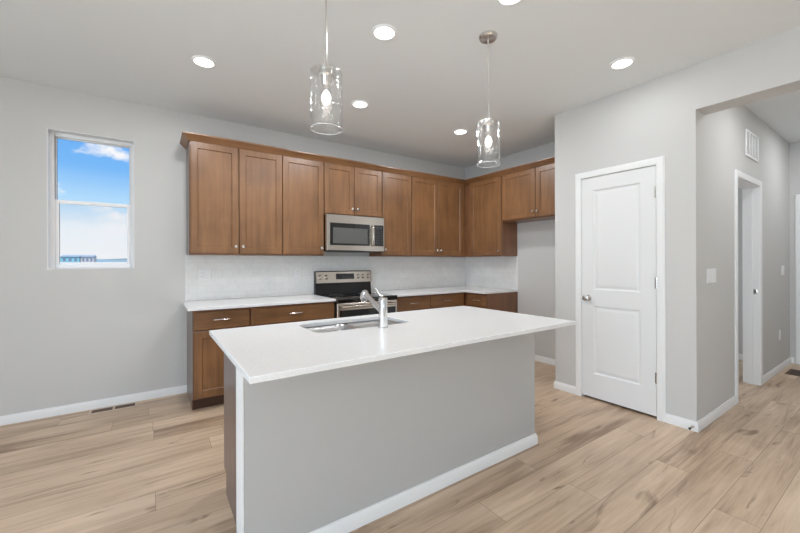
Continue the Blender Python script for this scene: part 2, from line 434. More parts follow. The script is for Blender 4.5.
# ------------------------------------------------------------------ the room
H = 2.743
YB, XR, XP, YN, YF = 4.128, 4.084, 3.356, 0.9814, 2.128      # back wall, kitchen side wall, pantry wall, hall wall, pantry far corner
XL, YS = -3.2, -4.2                                            # great room's left and rear walls
XE = 6.58                                                      # end of the hall
HEAD = 2.405
def wall(name, boxes, label):
    m = MB()
    for b in boxes: m.box(*b)
    return struct(m.build(name, 'wall'), label)
def holed(axis, a0, a1, t0, t1, z0, z1, hole):
    """four boxes around one rectangular opening; axis = direction the wall runs in"""
    h0, h1, k0, k1 = hole
    parts = [(a0, h0, z0, z1), (h1, a1, z0, z1), (h0, h1, k1, z1)]
    if k0 > z0 + 1e-4: parts.append((h0, h1, z0, k0))
    return [((p[0], p[1], t0, t1, p[2], p[3]) if axis == 'x' else (t0, t1, p[0], p[1], p[2], p[3])) for p in parts]
struct(MB().box(XL - .1, XE + .2, YS - .1, YB + .15, -.12, 0).build('floor', 'floor'), 'light oak plank floor')
struct(MB().box(XL - .1, XE + .2, YS - .1, YB + .15, H, H + .12).build('ceiling', 'ceil'), 'flat grey ceiling')
WX0, WX1, WZ0, WZ1 = -.706, -.124, 1.220, 2.390
wall('wall_back', holed('x', XL - .1, XR + .12, YB, YB + .15, 0, H, (WX0, WX1, WZ0, WZ1)), 'grey back wall with a window')
wall('wall_right', [(XR, XR + .12, YN + .12, YB, 0, H)], 'grey kitchen side wall behind the corner cabinets')
DY0, DY1, DZ1 = 1.240, 1.858, 2.046
wall('wall_pantry', holed('y', YN, YF, XP, XP + .115, 0, H, (DY0 - .012, DY1 + .004, 0, DZ1 + .012)), 'grey wall around the white pantry door')
wall('wall_niche', [(XP + .115, XR, YF - .115, YF, 0, H)], 'grey return wall of the fridge niche')
wall('wall_header', [(XP, XP + .19, -.35, YN, HEAD, H)], 'grey header over the hall opening')
wall('wall_side', [(XP, XP + .19, YS, -.35, 0, H)], 'grey great room wall')
HX0, HX1, HZ1 = 4.350, 5.140, 2.040
wall('wall_hall', holed('x', XP + .115, XE, YN, YN + .12, 0, H, (HX0, HX1, 0, HZ1)), 'grey hall wall with a doorway')
wall('wall_hall_end', holed('y', -.5, YN, XE, XE + .12, 0, H, (.045, .885, 0, 2.04)), 'grey wall at the end of the hall')
wall('wall_hall_near', [(XP + .19, XE, -.5, -.35, 0, H)], 'grey near wall of the hall')
wall('wall_bedroom_end', [(6.28, 6.40, YN + .12, 3.5, 0, H)], 'grey end wall of the room past the hall doorway')
wall('wall_bedroom_back', holed('x', XR + .12, 6.40, 3.5, 3.62, 0, H, (4.4, 6.0, .75, 2.05)), 'grey back wall of the room past the hall doorway')
wall('wall_left', holed('y', YS, YB, XL - .12, XL, 0, H, (-2.9, 1.3, .05, 2.3)), 'grey left wall of the great room')
wall('wall_rear', holed('x', XL, XP, YS - .12, YS, 0, H, (-2.2, 1.6, .35, 2.35)), 'grey rear wall of the great room')

BB, BH = .013, .072
PROF = [(0, 0), (BB, 0), (BB, BH * .72), (BB * .75, BH * .84), (BB * .55, BH * .9), (BB * .5, BH), (0, BH)]
def baseboard(name, path, label):
    return struct(MB().extrude(PROF, path).build(name, 'trim', smooth=25), label)
baseboard('baseboard_back', [((XL, YB), (0, -1)), ((.297, YB), (0, -1))], 'white baseboard along the back wall')
baseboard('baseboard_pantry', [((XP, YF - .0), (-1, 1)), ((XP, DY1 + .05), (-1, 0))], 'white baseboard between niche and pantry door')
baseboard('baseboard_niche', [((XR, YF), (-1, 1)), ((XP, YF), (-1, 1))], 'white baseboard on the niche return wall')
baseboard('baseboard_corner', [((XP, DY0 - .062), (-1, 0)), ((XP, YN), (-1, -1)), ((HX0 - .062, YN), (0, -1))], 'white baseboard turning the pantry corner')
baseboard('baseboard_hall', [((HX1 + .062, YN), (0, -1)), ((XE, YN), (-1, -1)), ((XE, .945), (-1, 0))], 'white baseboard past the hall doorway')
baseboard('baseboard_right', [((XR, 3.13), (-1, 0)), ((XR, YF), (-1, 1))], 'white baseboard of the fridge niche')
baseboard('baseboard_bedroom', [((6.28, 3.5), (-1, 0)), ((6.28, YN + .12), (-1, 0))], 'white baseboard past the hall doorway opening')

# ------------------------------------------------------------------ door casings and doors
def casing_x(name, sgn, face, y0, y1, z1, label, w=.058):
    """casing on a wall whose face is at X=face, room on the sgn side"""
    t = [(0, 0), (.011, 0), (.016, .25), (.016, .8), (.010, .92), (.007, 1), (0, 1)]
    m = MB()
    def leg(yi, yo):
        m.loops([[(face + sgn * a, yi + (yo - yi) * b, z) for a, b in t] for z in (0, None)] if False else
                [[(face + sgn * a, yi + (yo - yi) * b, 0) for a, b in t], [(face + sgn * a, yi + (yo - yi) * b, z1 + w * b) for a, b in t]])
    leg(y0, y0 - w); leg(y1, y1 + w)
    m.loops([[(face + sgn * a, y0 - w * b, z1 + w * b) for a, b in t], [(face + sgn * a, y1 + w * b, z1 + w * b) for a, b in t]])
    return struct(m.build(name, 'trim', smooth=20), label)
def casing_y(name, sgn, face, x0, x1, z1, label, w=.058):
    t = [(0, 0), (.011, 0), (.016, .25), (.016, .8), (.010, .92), (.007, 1), (0, 1)]
    m = MB()
    for xi, xo in ((x0, x0 - w), (x1, x1 + w)):
        m.loops([[(xi + (xo - xi) * b, face + sgn * a, 0) for a, b in t], [(xi + (xo - xi) * b, face + sgn * a, z1 + w * b) for a, b in t]])
    m.loops([[(x0 - w * b, face + sgn * a, z1 + w * b) for a, b in t], [(x1 + w * b, face + sgn * a, z1 + w * b) for a, b in t]])
    return struct(m.build(name, 'trim', smooth=20), label)
casing_x('trim_1', -1, XP, DY0 - .004, DY1 - .002, DZ1 + .003, 'white casing around the pantry door')
casing_y('trim_2', -1, YN, HX0 + .006, HX1 - .006, HZ1 - .006, 'white casing around the hall doorway')
casing_x('trim_3', -1, XE, .05, .88, 2.035, 'white casing of the door at the end of the hall')
# jambs
def jamb_y(name, x0, x1, y0, y1, z1, label):
    m = MB(); t = .016
    m.box(x0, x0 + t, y0, y1, 0, z1); m.box(x1 - t, x1, y0, y1, 0, z1); m.box(x0 + t, x1 - t, y0, y1, z1 - t, z1)
    m.box(x1 - t - .011, x1 - t, y0 + .05, y0 + .085, 0, z1 - t); m.box(x0 + t, x0 + t + .011, y0 + .05, y0 + .085, 0, z1 - t)
    return struct(m.build(name, 'trim'), label)
j = jamb_y('trim_4', HX0, HX1, YN - .002, YN + .125, HZ1, 'white jamb of the hall doorway')
MB().box(HX1 - .0185, HX1 - .0155, YN + .012, YN + .042, .93, .985, .001).build('strike_plate', 'nickel', j)
MB().box(HX1 - .0195, HX1 - .018, YN + .02, YN + .034, .945, .97).build('latch_hole', 'slot', j)
jp = struct(MB().box(XP, XP + .115, DY0 - .012, DY0 - .003, 0, DZ1 + .004).box(XP, XP + .115, DY1 - .003, DY1 + .004, 0, DZ1 + .004)
            .box(XP, XP + .115, DY0 - .003, DY1 - .003, DZ1 + .004, DZ1 + .012)
            .box(XP + .045, XP + .06, DY0 - .003, DY0 + .008, 0, DZ1).box(XP + .045, XP + .06, DY1 - .012, DY1 - .003, 0, DZ1)
            .build('trim_5', 'trim'), 'white jamb of the pantry door')

def panel_door(name, f, u0, u1, z0, z1, panels, label, v=0.0, T=.035):
    m = MB(f)
    us = [panels[0][0], panels[0][1]]
    m.box(u0, us[0], v - T, v, z0, z1); m.box(us[1], u1, v - T, v, z0, z1)
    zz = [z0] + [q for p in panels for q in (p[2], p[3])] + [z1]
    for a, b in zip(zz[0::2], zz[1::2]): m.box(us[0], us[1], v - T, v, a, b)
    for a, b, c, d in panels:
        m.rect_rings(a, b, c, d, [(0, v - T), (0, v - .0005), (.009, v - .009), (.022, v - .010), (.040, v - .003), (.042, v - .0028)])
    return struct(m.build(name, 'door', smooth=20), label)
fp = lambda u, v, z: (XP - v, u, z)
d1 = panel_door('door_1', fp, DY0 + .002, DY1 - .005, .022, DZ1 - .001, [(1.356, 1.744, .240, .864), (1.356, 1.744, 1.014, 1.928)],
                'white two-panel pantry door', v=.001)
def knob_set(parent, f, u, z, name='door_knob'):
    k = MB(f).lathe([(.031, 0), (.031, .004), (.027, .008), (.012, .010), (.011, .030), (.018, .034), (.026, .042), (.028, .052), (.025, .061), (.014, .066), (.002, .067)],
                    (u, .0, z), (0, 1, 0), 24).build(name, 'nickel', parent)
    return k
knob_set(d1, fp, 1.793, .935)
for z in (1.83, 1.097, .33):
    MB(fp).cyl((DY0 - .003, .006, z - .045), (DY0 - .003, .006, z + .045), .0065, n=12).box(DY0 - .006, DY0 + .012, -.003, .0022, z - .044, z + .044).build('hinge', 'nickel', d1)
fe = lambda u, v, z: (XE - v, u, z)
d2 = panel_door('door_2', fe, .05, .872, .015, 2.028, [(.17, .755, .235, .86), (.17, .755, 1.01, 1.92)], 'white panel door at the end of the hall', v=-.01)
k2 = knob_set(d2, lambda u, v, z: (XE + .01 - v, u, z), .815, .915)
k2.data.materials[0] = M['slot']

# ------------------------------------------------------------------ window
YW = YB + .085
def window():
    fr = MB()
    a, b, c, d = WX0 + .002, WX1 - .002, WZ0 + .004, WZ1 - .002
    def ring(m, x0, x1, z0, z1, w, y0, y1, wb=None):
        wb = wb or w
        m.box(x0, x0 + w, y0, y1, z0, z1, .003); m.box(x1 - w, x1, y0, y1, z0, z1, .003)
        m.box(x0 + w, x1 - w, y0, y1, z1 - w, z1, .003); m.box(x0 + w, x1 - w, y0, y1, z0, z0 + wb, .003)
    ring(fr, a, b, c, d, .030, YW, YW + .06)
    root = struct(fr.build('window_1', 'vinyl', smooth=30), 'white single-hung window in the back wall')
    zm = 1.800
    ln = MB(); t_ = .004
    for bx in ((WX0, WX0 + t_, WZ0, WZ1), (WX1 - t_, WX1, WZ0, WZ1), (WX0 + t_, WX1 - t_, WZ0, WZ0 + t_), (WX0 + t_, WX1 - t_, WZ1 - t_, WZ1)):
        ln.box(bx[0], bx[1], YB - .001, YW, bx[2], bx[3])
    ln.build('window_reveal', 'trim', root, origin=(0, 0, 0))
    up = MB(); ring(up, a + .026, b - .024, zm + .004, d - .024, .014, YW + .032, YW + .055)
    u = up.build('upper_sash', 'vinyl', root, origin=(0, 0, 0))
    MB().box(a + .039, b - .037, YW + .042, YW + .046, zm + .017, d - .037).build('window_pane', 'pane', u, origin=(0, 0, 0))
    lo = MB(); ring(lo, a + .026, b - .024, c + .024, zm + .016, .032, YW + .004, YW + .03)
    s = lo.build('lower_sash', 'vinyl', root, origin=(0, 0, 0))
    MB().box(a + .057, b - .055, YW + .015, YW + .019, c + .055, zm - .015).build('window_pane', 'pane', s, origin=(0, 0, 0))
    MB().box(a + .03, b - .03, YW + .050, YW + .0508, c + .03, zm - .018).build('insect_screen', 'screen', root, origin=(0, 0, 0))
    MB().box((a + b) / 2 - .02, (a + b) / 2 + .02, YW - .004, YW + .006, zm - .004, zm + .012, .002).build('sash_lock', 'vinyl', s, origin=(0, 0, 0))
    return root
window()
def big_window(name, f, u0, u1, z0, z1, n, label):
    m = MB(f); w = .05
    m.box(u0, u1, -.09, -.03, z1 - w, z1); m.box(u0, u1, -.09, -.03, z0, z0 + w)
    for k in range(n + 1):
        x = u0 + (u1 - u0 - w) * k / n
        m.box(x, x + w, -.09, -.03, z0 + w, z1 - w)
    o = struct(m.build(name, 'vinyl'), label)
    for k in range(n):
        x = u0 + (u1 - u0 - w) * k / n
        MB(f).box(x + w, u0 + (u1 - u0 - w) * (k + 1) / n, -.062, -.058, z0 + w, z1 - w).build('window_pane', 'pane', o)
big_window('window_2', lambda u, v, z: (XL + v, u, z), -2.9, 1.3, .05, 2.3, 3, 'sliding glass doors of the great room')
big_window('window_3', lambda u, v, z: (u, YS + v, z), -2.2, 1.6, .35, 2.35, 3, 'rear windows of the great room')

big_window('fill_window', lambda u, v, z: (u, 3.5 - v, z), 4.4, 6.0, .75, 2.05, 2, 'added unseen window for fill light in the room past the hall doorway')  # added out of view as the opening for the bedroom fill
# ------------------------------------------------------------------ cabinets
fb = lambda u, v, z: (u, YB - v, z)          # against the back wall, v = distance from it
fr_ = lambda u, v, z: (XR - v, u, z)         # against the kitchen side wall
YIW = 1.667                                   # kitchen side of the island's half wall
fi = lambda u, v, z: (u, YIW + v, z)         # island cabinets face the range
UD, DT = .308, .020                           # upper depth, door thickness
def shaker(f, parent, u0, u1, z0, z1, v, mat='wood_z', name='door', w=.058):
    m = MB(f).rect_rings(u0, u1, z0, z1, [(0, v), (0, v + DT - .0025), (.0025, v + DT), (w, v + DT), (w + .006, v + DT - .009), (w + .007, v + DT - .009)])
    return m.build(name, mat, parent, smooth=20)
def slab(f, parent, u0, u1, z0, z1, v, mat, name='drawer'):
    return MB(f).rect_rings(u0, u1, z0, z1, [(0, v), (0, v + DT - .003), (.003, v + DT), (.004, v + DT)]).build(name, mat, parent, smooth=20)
def knob(f, door, u, z, v):
    return MB(f).lathe([(.008, 0), (.0065, .003), (.006, .014), (.011, .018), (.0155, .022), (.016, .027), (.012, .031), (.002, .0325)], (u, v + DT, z), (0, 1, 0), 16).build('knob', 'nickel', door)
def pull(f, drawer, u, z, v, L=.15):
    m = MB(f)
    m.tube([(u - L / 2 + .012, v + DT - .002, z), (u - L / 2 + .012, v + DT + .018, z), (u - L / 2 + .014, v + DT + .025, z), (u - L / 2 + .03, v + DT + .030, z),
            (u, v + DT + .032, z), (u + L / 2 - .03, v + DT + .030, z), (u + L / 2 - .014, v + DT + .025, z), (u + L / 2 - .012, v + DT + .018, z), (u + L / 2 - .012, v + DT - .002, z)],
           [.006, .005, .0055, .006, .0065, .006, .0055, .005, .006], 10)
    return m.build('pull_handle', 'nickel', drawer)
def upper(f, u0, u1, z0, z1, doors, label, depth=UD, group=None, left_end=False):
    """doors: [(u0, u1, knob side -1/+1/0)]"""
    t = thing('upper_cabinet', f((u0 + u1) / 2, 0, z0), label, 'cabinet', group)
    MB(f).box(u0 + .0005, u1 - .0005, .001, depth, z0, z1, .0015, 1).build('cabinet_body', 'wood_side', t)
    if left_end:
        MB(f).box(u0 - .003, u0 + .0005, .001, depth, z0, z1, .0008, 1).build('end_panel', 'endpanel', t)['label'] = 'grey brown laminate end panel'
    for a, b, k in doors:
        d = shaker(f, t, a, b, z0 + .014, z1 - .012, depth + .001)
        if k: knob(f, d, b - .030 if k > 0 else a + .030, z0 + .082, depth + .001)
    return t
UZ0, UZ1 = 1.346, 2.396
g = .003
upper(fb, .292, 1.128, UZ0, UZ1, [(.298, .710 - g, 1), (.710 + g, 1.126, -1)], 'brown two-door upper cabinet at the free end of the run, nearest the window', left_end=True)
upper(fb, 1.128, 1.589, UZ0, UZ1, [(1.134, 1.583, 1)], 'brown single-door upper cabinet just before the microwave, on its window side')
upper(fb, 1.589, 2.347, 1.808, UZ1, [(1.595, 1.966 - g, 1), (1.966 + g, 2.341, -1)], 'short brown two-door upper cabinet directly above the microwave')
upper(fb, 2.347, 2.800, UZ0, UZ1, [(2.353, 2.794, -1)], 'brown single-door upper cabinet just past the microwave, towards the corner')
upper(fb, 2.800, 3.722, UZ0, UZ1, [(2.806, 3.251 - g, 1), (3.251 + g, 3.716, -1)], 'brown two-door upper cabinet on the back wall reaching the room corner')
c = upper(fr_, 3.142, YB - .001, UZ0, UZ1, [(3.152, 3.700, 0)], 'brown single-door corner upper cabinet on the side wall, next to the fridge niche')
dk = [o for o in bpy.data.objects if o.parent is c and o.name.startswith('door')][0]
knob(fr_, dk, 3.182, UZ0 + .070, UD + .001)
MB().box(3.7225, XR - UD - DT - .002, YB - UD - .012, YB - UD + .004, UZ0, UZ1).build('filler_strip', 'wood_z', c)
upper(fr_, 2.200, 3.1415, 1.790, UZ1, [(2.215, 2.636 - g, 1), (2.636 + g, 3.128, -1)], 'short brown two-door upper cabinet above the empty fridge niche')
# crown moulding, one continuous length with a return at its free end
CP = [(0, 2.384), (.006, 2.384), (.010, 2.392), (.048, 2.428), (.054, 2.432), (.054, 2.444), (0, 2.444)]
FY, FX = YB - UD - DT - .001, XR - UD - DT - .001
crown = MB().extrude(CP, [((.2885, YB - .001), (-1, 0)), ((.2885, FY), (-1, -1)), ((FX, FY), (-1, -1)), ((FX, YF + .002), (-1, 0))]).build('crown_moulding', 'wood_x', smooth=25)
tag(crown, 'brown crown moulding running along the tops of all upper cabinets', 'moulding')

BD, CZ = .600, .893
BZ = CZ - .026
def base(f, u0, u1, label, fronts, left_panel=None, depth=BD, horiz='wood_x'):
    """fronts: list of ('drawer', u0, u1, z0, z1, pulls) / ('door', u0, u1, z0, z1, knob side)"""
    t = thing('base_cabinet', f((u0 + u1) / 2, 0, 0), label, 'cabinet')
    m = MB(f); m.loops([[(u, v, z) for v, z in ((.001, .0), (depth - .075, .0), (depth - .075, .105), (depth, .105), (depth, BZ), (.001, BZ))] for u in (u0 + .0005, u1 - .0005)])
    m.build('cabinet_body', 'wood_side', t)
    MB(f).box(u0 + .004, u1 - .004, depth - .076, depth - .071, .001, .104).build('toe_kick', 'kick', t)
    if left_panel:
        e_ = MB(f).loops([[(u, v, z) for v, z in ((.001, .0), (depth - .075, .0), (depth - .075, .105), (depth, .105), (depth, BZ), (.001, BZ))] for u in (u0 - .003, u0 + .0004)]).build('end_panel', 'endpanel', t)
        e_['label'] = 'grey brown laminate end panel'
    for fr in fronts:
        if fr[0] == 'drawer':
            d = slab(f, t, fr[1], fr[2], fr[3], fr[4], depth + .001, horiz)
            for u in fr[5]: pull(f, d, u, (fr[3] + fr[4]) / 2 + .005, depth + .001)
        else:
            d = shaker(f, t, fr[1], fr[2], fr[3], fr[4], depth + .001)
            if fr[5]: knob(f, d, fr[2] - .03 if fr[5] > 0 else fr[1] + .03, fr[4] - .07, depth + .001)
    return t
DR0, DR1 = .697, .850
base(fb, .292, .747, 'brown base cabinet with a drawer over a door at the exposed counter end',
     [('drawer', .300, .741, DR0, DR1, [.510]), ('door', .300, .741, .118, DR0 - .012, 1)], left_panel=True)
base(fb, .747, 1.583, 'wide brown base cabinet with a drawer between the exposed end cabinet and the range',
     [('drawer', .753, 1.577, DR0, DR1, [1.165]), ('door', .753, 1.163, .118, DR0 - .012, 1), ('door', 1.167, 1.577, .118, DR0 - .012, -1)])
base(fb, 2.340, 2.868, 'brown base cabinet immediately past the range on its corner side',
     [('drawer', 2.346, 2.862, DR0, DR1, [2.600]), ('door', 2.346, 2.862, .118, DR0 - .012, -1)])
base(fb, 2.868, 3.462, 'brown base cabinet on the back wall filling up to the inner corner',
     [('drawer', 2.874, 3.440, DR0, DR1, [3.135]), ('door', 2.874, 3.440, .118, DR0 - .012, 1)])
base(fr_, 3.142, YB - .001, 'brown corner base cabinet on the side wall beside the fridge niche',
     [('drawer', 3.150, 3.470, DR0, DR1, [3.290]), ('door', 3.150, 3.470, .118, DR0 - .012, -1)], horiz='wood_y')

# ------------------------------------------------------------------ countertops, backsplash
ct = MB().plate([(.250, YB - .0005), (.250, YB - .655), (1.580, YB - .655), (1.580, YB - .0005)], [], CZ - .025, CZ).build('countertop', 'quartz', bevel=.003, origin=(.9, 3.8, CZ - .025))
tag(ct, 'white quartz countertop between the free cabinet end and the range', 'countertop')
ct2 = MB().plate([(2.341, YB - .0005), (2.341, YB - .648), (XR - .648, YB - .648), (XR - .648, 3.128), (XR - .0005, 3.128), (XR - .0005, YB - .0005)], [], CZ - .025, CZ).build('countertop', 'quartz', bevel=.003, origin=(3, 3.8, CZ - .025))
tag(ct2, 'L-shaped white quartz countertop past the range turning the room corner', 'countertop')
bs = MB().box(.276, XR - .0005, YB - .011, YB - .0004, CZ + .0005, UZ0 - .0005).build('backsplash', 'tile_b', origin=(0, YB, CZ))
tag(bs, 'white tile backsplash along the back wall behind the range', 'backsplash')
bs2 = MB().box(XR - .011, XR - .0004, 3.135, YB - .0115, CZ + .0005, UZ0 - .0005).build('backsplash', 'tile_r', origin=(XR, 0, CZ))
tag(bs2, 'short white tile backsplash on the side wall up to the fridge niche', 'backsplash')

# ------------------------------------------------------------------ wall plates
def outlet(f, u, z, label, gangs, kind, group, v=0.0):
    name = 'light_switch' if kind == 'switch' else 'power_outlet'
    t = thing(name, f(u, v, z), label, 'switch' if kind == 'switch' else 'outlet', group)
    w = .070 + .046 * (gangs - 1)
    MB(f).rect_rings(u - w / 2, u + w / 2, z - .057, z + .057, [(0, v + .0005), (0, v + .003), (.003, v + .006), (.004, v + .006)]).build('wall_plate', 'plate', t)
    for k in range(gangs):
        c_ = u + (k - (gangs - 1) / 2) * .046
        if kind == 'switch' or (kind == 'mixed' and k == 1):
            MB(f).loops([[(c_ - .016, v + .004, z - .033), (c_ + .016, v + .004, z - .033), (c_ + .016, v + .004, z + .033), (c_ - .016, v + .004, z + .033)],
                         [(c_ - .0155, v + .007, z - .032), (c_ + .0155, v + .007, z - .032), (c_ + .0155, v + .0105, z + .032), (c_ - .0155, v + .0105, z + .032)]]).build('rocker', 'plate', t)
        else:
            r_ = MB(f).rect_rings(c_ - .0165, c_ + .0165, z - .034, z + .034, [(0, v + .004), (0, v + .0075), (.001, v + .008), (.002, v + .008)]).build('receptacle', 'plate', t)
            for zz in (z - .017, z + .017):
                for du in (-.006, .006):
                    MB(f).box(c_ + du - .0012, c_ + du + .0012, v + .0078, v + .0084, zz - .004, zz + .004).build('slot', 'slot', r_)
    return t
fbt = lambda u, v, z: (u, YB - .011 - v, z)
frt = lambda u, v, z: (XR - .011 - v, u, z)
fh = lambda u, v, z: (u, YN - v, z)
outlet(fbt, .448, 1.152, 'white double wall plate on the backsplash near the free cabinet end', 2, 'mixed', None)
outlet(fbt, 1.392, 1.150, 'white outlet plate on the backsplash just before the range', 1, 'outlet', None)
outlet(fbt, 3.640, 1.150, 'white outlet plate on the back wall backsplash near the inner corner', 1, 'outlet', None)
outlet(frt, 3.640, 1.150, 'white outlet plate on the side wall backsplash', 1, 'outlet', None)
outlet(fh, 3.685, 1.156, 'white four-gang rocker switch plate on the hall wall near the corner', 4, 'switch', None)
outlet(fh, 6.185, 1.160, 'white switch plate on the hall wall past the doorway', 2, 'switch', None)
outlet(fh, 6.020, .412, 'white outlet low on the hall wall past the doorway', 1, 'outlet', None)

# ------------------------------------------------------------------ microwave
MX0, MX1, MF = 1.590, 2.334, .398
t = thing('microwave', (1.968, YB, 1.398), 'stainless over-the-range microwave with dark window under the short cabinet', 'microwave')
MB(fb).box(MX0 + .002, MX1 - .002, .012, MF - .045, 1.402, 1.806, .003).build('case', 'black', t)
MB(fb).box(MX0 + .002, MX1 - .002, .03, MF - .02, 1.392, 1.4015, .002).build('vent_grille', 'black', t)
dr = MB(fb)
def frame4(m, u0, u1, z0, z1, a, b, c_, d, v0, v1, bev=.002):
    m.box(u0, u0 + a, v0, v1, z0, z1, bev); m.box(u1 - b, u1, v0, v1, z0, z1, bev)
    m.box(u0 + a - .002, u1 - b + .002, v0, v1, z0, z0 + c_, bev); m.box(u0 + a - .002, u1 - b + .002, v0, v1, z1 - d, z1, bev)
dr = MB(fb).rect_rings(MX0, MX1, 1.402, 1.806, [(0, MF - .044), (0, MF - .004), (.004, MF), (.005, MF)])
dr.build('front_panel', 'steel', t)
wd = MB(fb).rect_rings(1.628, 2.130, 1.462, 1.712, [(0, MF - .001), (0, MF + .002), (.002, MF + .003), (.003, MF + .003)]).build('door_window', 'blackglass', t)
MB(fb).rect_rings(1.662, 2.098, 1.484, 1.660, [(0, MF + .002), (0, MF + .0035), (.001, MF + .0036)]).build('window_mesh', 'mesh', wd)
cp = MB(fb).rect_rings(2.192, 2.318, 1.462, 1.712, [(0, MF - .001), (0, MF + .002), (.002, MF + .003), (.003, MF + .003)]).build('control_panel', 'blackglass', t)
MB(fb).box(2.210, 2.300, MF + .002, MF + .0036, 1.672, 1.696).build('display', 'btn', cp)
for r_ in range(6):
    for q in range(3):
        MB(fb).box(2.208 + q * .034, 2.232 + q * .034, MF + .002, MF + .0038, 1.632 - r_ * .029, 1.650 - r_ * .029).build('button', 'btn', cp)
MB(fb).tube([(2.163, MF - .004, 1.705), (2.163, MF + .022, 1.700), (2.163, MF + .036, 1.680), (2.163, MF + .038, 1.585), (2.163, MF + .036, 1.490), (2.163, MF + .022, 1.470), (2.163, MF - .004, 1.465)],
            [.010, .010, .012, .012, .012, .010, .010], 12).build('handle', 'steel', t)

# ------------------------------------------------------------------ range
RX0, RX1 = 1.584, 2.336
t = thing('electric_range', (1.967, 3.80, 0), 'freestanding stainless range with black glass cooktop and raised back control panel', 'stove')
RF = .655
MB(fb).box(RX0 + .002, RX1 - .002, .012, RF - .02, .03, .846, .002).build('oven_body', 'black', t)
ck = MB(fb).box(RX0, RX1, .05, RF + .018, .846, .8915, .006, 3).build('cooktop', 'cooktop', t)
for x, v, r_ in ((1.77, .49, .105), (2.17, .49, .085), (1.77, .24, .075), (2.17, .24, .095)):
    MB(fb).loops([[(x + rr * math.cos(2 * math.pi * k / 40), v + rr * math.sin(2 * math.pi * k / 40), zz) for k in range(40)]
                  for rr, zz in ((r_, .891), (r_, .8919), (r_ - .003, .8919), (r_ - .003, .891))], False, False).build('burner_ring', 'ring', ck)
# backguard: sloped stainless panel on a black riser
MB(fb).loops([[(u, v, z) for v, z in ((.012, .8905), (.075, .8905), (.062, 1.020), (.090, 1.024), (.066, 1.156), (.058, 1.166), (.012, 1.166))] for u in (RX0 + .004, RX1 - .004)]).build('backguard', 'black', t)
def slope(u, z, d=0.0):
    k = (z - 1.024) / (1.156 - 1.024)
    return (u, .090 - .024 * k + d, z)
cpn = MB(fb).loops([[slope(a, z, d) for a, z in ((RX0 + .006, 1.026), (RX1 - .006, 1.026), (RX1 - .006, 1.156), (RX0 + .006, 1.156))] for d in (-.001, .003)]).build('control_panel', 'steel', t)
MB(fb).loops([[slope(a, z, d) for a, z in ((1.842, 1.066), (2.085, 1.066), (2.085, 1.134), (1.842, 1.134))] for d in (.002, .0045)]).build('display', 'blackglass', cpn)
for a in range(5):
    MB(fb).loops([[slope(u, z, d) for u, z in ((1.866 + a * .042, 1.078), (1.880 + a * .042, 1.078), (1.880 + a * .042, 1.084), (1.866 + a * .042, 1.084))] for d in (.004, .0052)]).build('button', 'btn', cpn)
MB(fb).loops([[slope(u, z, d) for u, z in ((1.93, 1.102), (1.995, 1.102), (1.995, 1.120), (1.93, 1.120))] for d in (.004, .0050)]).build('clock', 'btn', cpn)
for u in (1.642, 1.720, 2.146, 2.216, 2.288):
    kb = MB(fb).lathe([(.027, 0), (.027, .004), (.022, .007), (.0205, .026), (.017, .030), (.001, .031)], slope(u, 1.094, .002), (0, 1, .18), 24).build('knob', 'steel', t)
    MB(fb).loops([[slope(u + a, 1.094 + b, d) for a, b in ((-.003, -.017), (.003, -.017), (.003, .017), (-.003, .017))] for d in (.028, .037)]).build('grip', 'steel', kb)
od = MB(fb).rect_rings(RX0 + .004, RX1 - .004, .200, .842, [(0, RF - .019), (0, RF + .014), (.005, RF + .019), (.006, RF + .019)]).build('oven_door', 'steel', t)
MB(fb).rect_rings(RX0 + .030, RX1 - .030, .225, .768, [(0, RF + .018), (0, RF + .021), (.002, RF + .022), (.003, RF + .022)]).build('oven_window', 'blackglass', od)
MB(fb).tube([(RX0 + .05, RF + .015, .808), (RX0 + .05, RF + .052, .808), (RX0 + .062, RF + .066, .808), (RX1 - .062, RF + .066, .808), (RX1 - .05, RF + .052, .808), (RX1 - .05, RF + .015, .808)],
            [.010, .011, .013, .013, .011, .010], 14).build('oven_handle', 'steel', od)
MB(fb).rect_rings(RX0 + .004, RX1 - .004, .060, .194, [(0, RF - .019), (0, RF + .012), (.005, RF + .017), (.006, RF + .017)]).build('storage_drawer', 'steel', t)
for x in (RX0 + .05, RX1 - .05):
    for v in (.08, RF - .08):
        MB(fb).cyl((x, v, 0.001), (x, v, .032), .018).build('foot', 'black', t)

# ------------------------------------------------------------------ island
IX0, IX1, IY0, IY1, IZ = .269, 2.241, 1.275, 2.290, .8915
IT = .024
PX0, PX1, PY0 = .297, 2.211, 1.559
isl = thing('kitchen_island', (1.25, 1.75, 0), 'long kitchen island base with grey painted half wall and brown cabinets', 'island')
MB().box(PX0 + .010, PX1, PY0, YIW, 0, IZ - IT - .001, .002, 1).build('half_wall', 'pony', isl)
MB().box(PX0, PX0 + .0095, PY0 - .0005, YIW + .001, 0, IZ - IT - .001, .001, 1).build('end_trim', 'trim', isl)
MB().extrude(PROF, [((PX0, PY0), (0, -1)), ((PX1, PY0), (1, -1)), ((PX1, YIW), (1, 0))]).build('baseboard', 'trim', isl, smooth=25)
ID = .588
m = MB(fi); m.loops([[(u, v, z) for v, z in ((.0005, 0), (ID - .070, 0), (ID - .070, .118), (ID, .118), (ID, IZ - IT - .0015), (.555, IZ - IT - .0015), (.555, .62), (.165, .62), (.165, IZ - IT - .0015), (.0005, IZ - IT - .0015))] for u in (.345, 2.190)])
m.build('cabinet_body', 'wood_side', isl)
ep = MB(fi); ep.loops([[(u, v, z) for v, z in ((.0015, 0), (ID - .068, 0), (ID - .068, .118), (ID, .118), (ID, IZ - IT - .0015), (.0015, IZ - IT - .0015))] for u in (.3385, .3445)])
ep.build('end_panel', 'endpanel', isl)['label'] = 'grey brown laminate end panel'
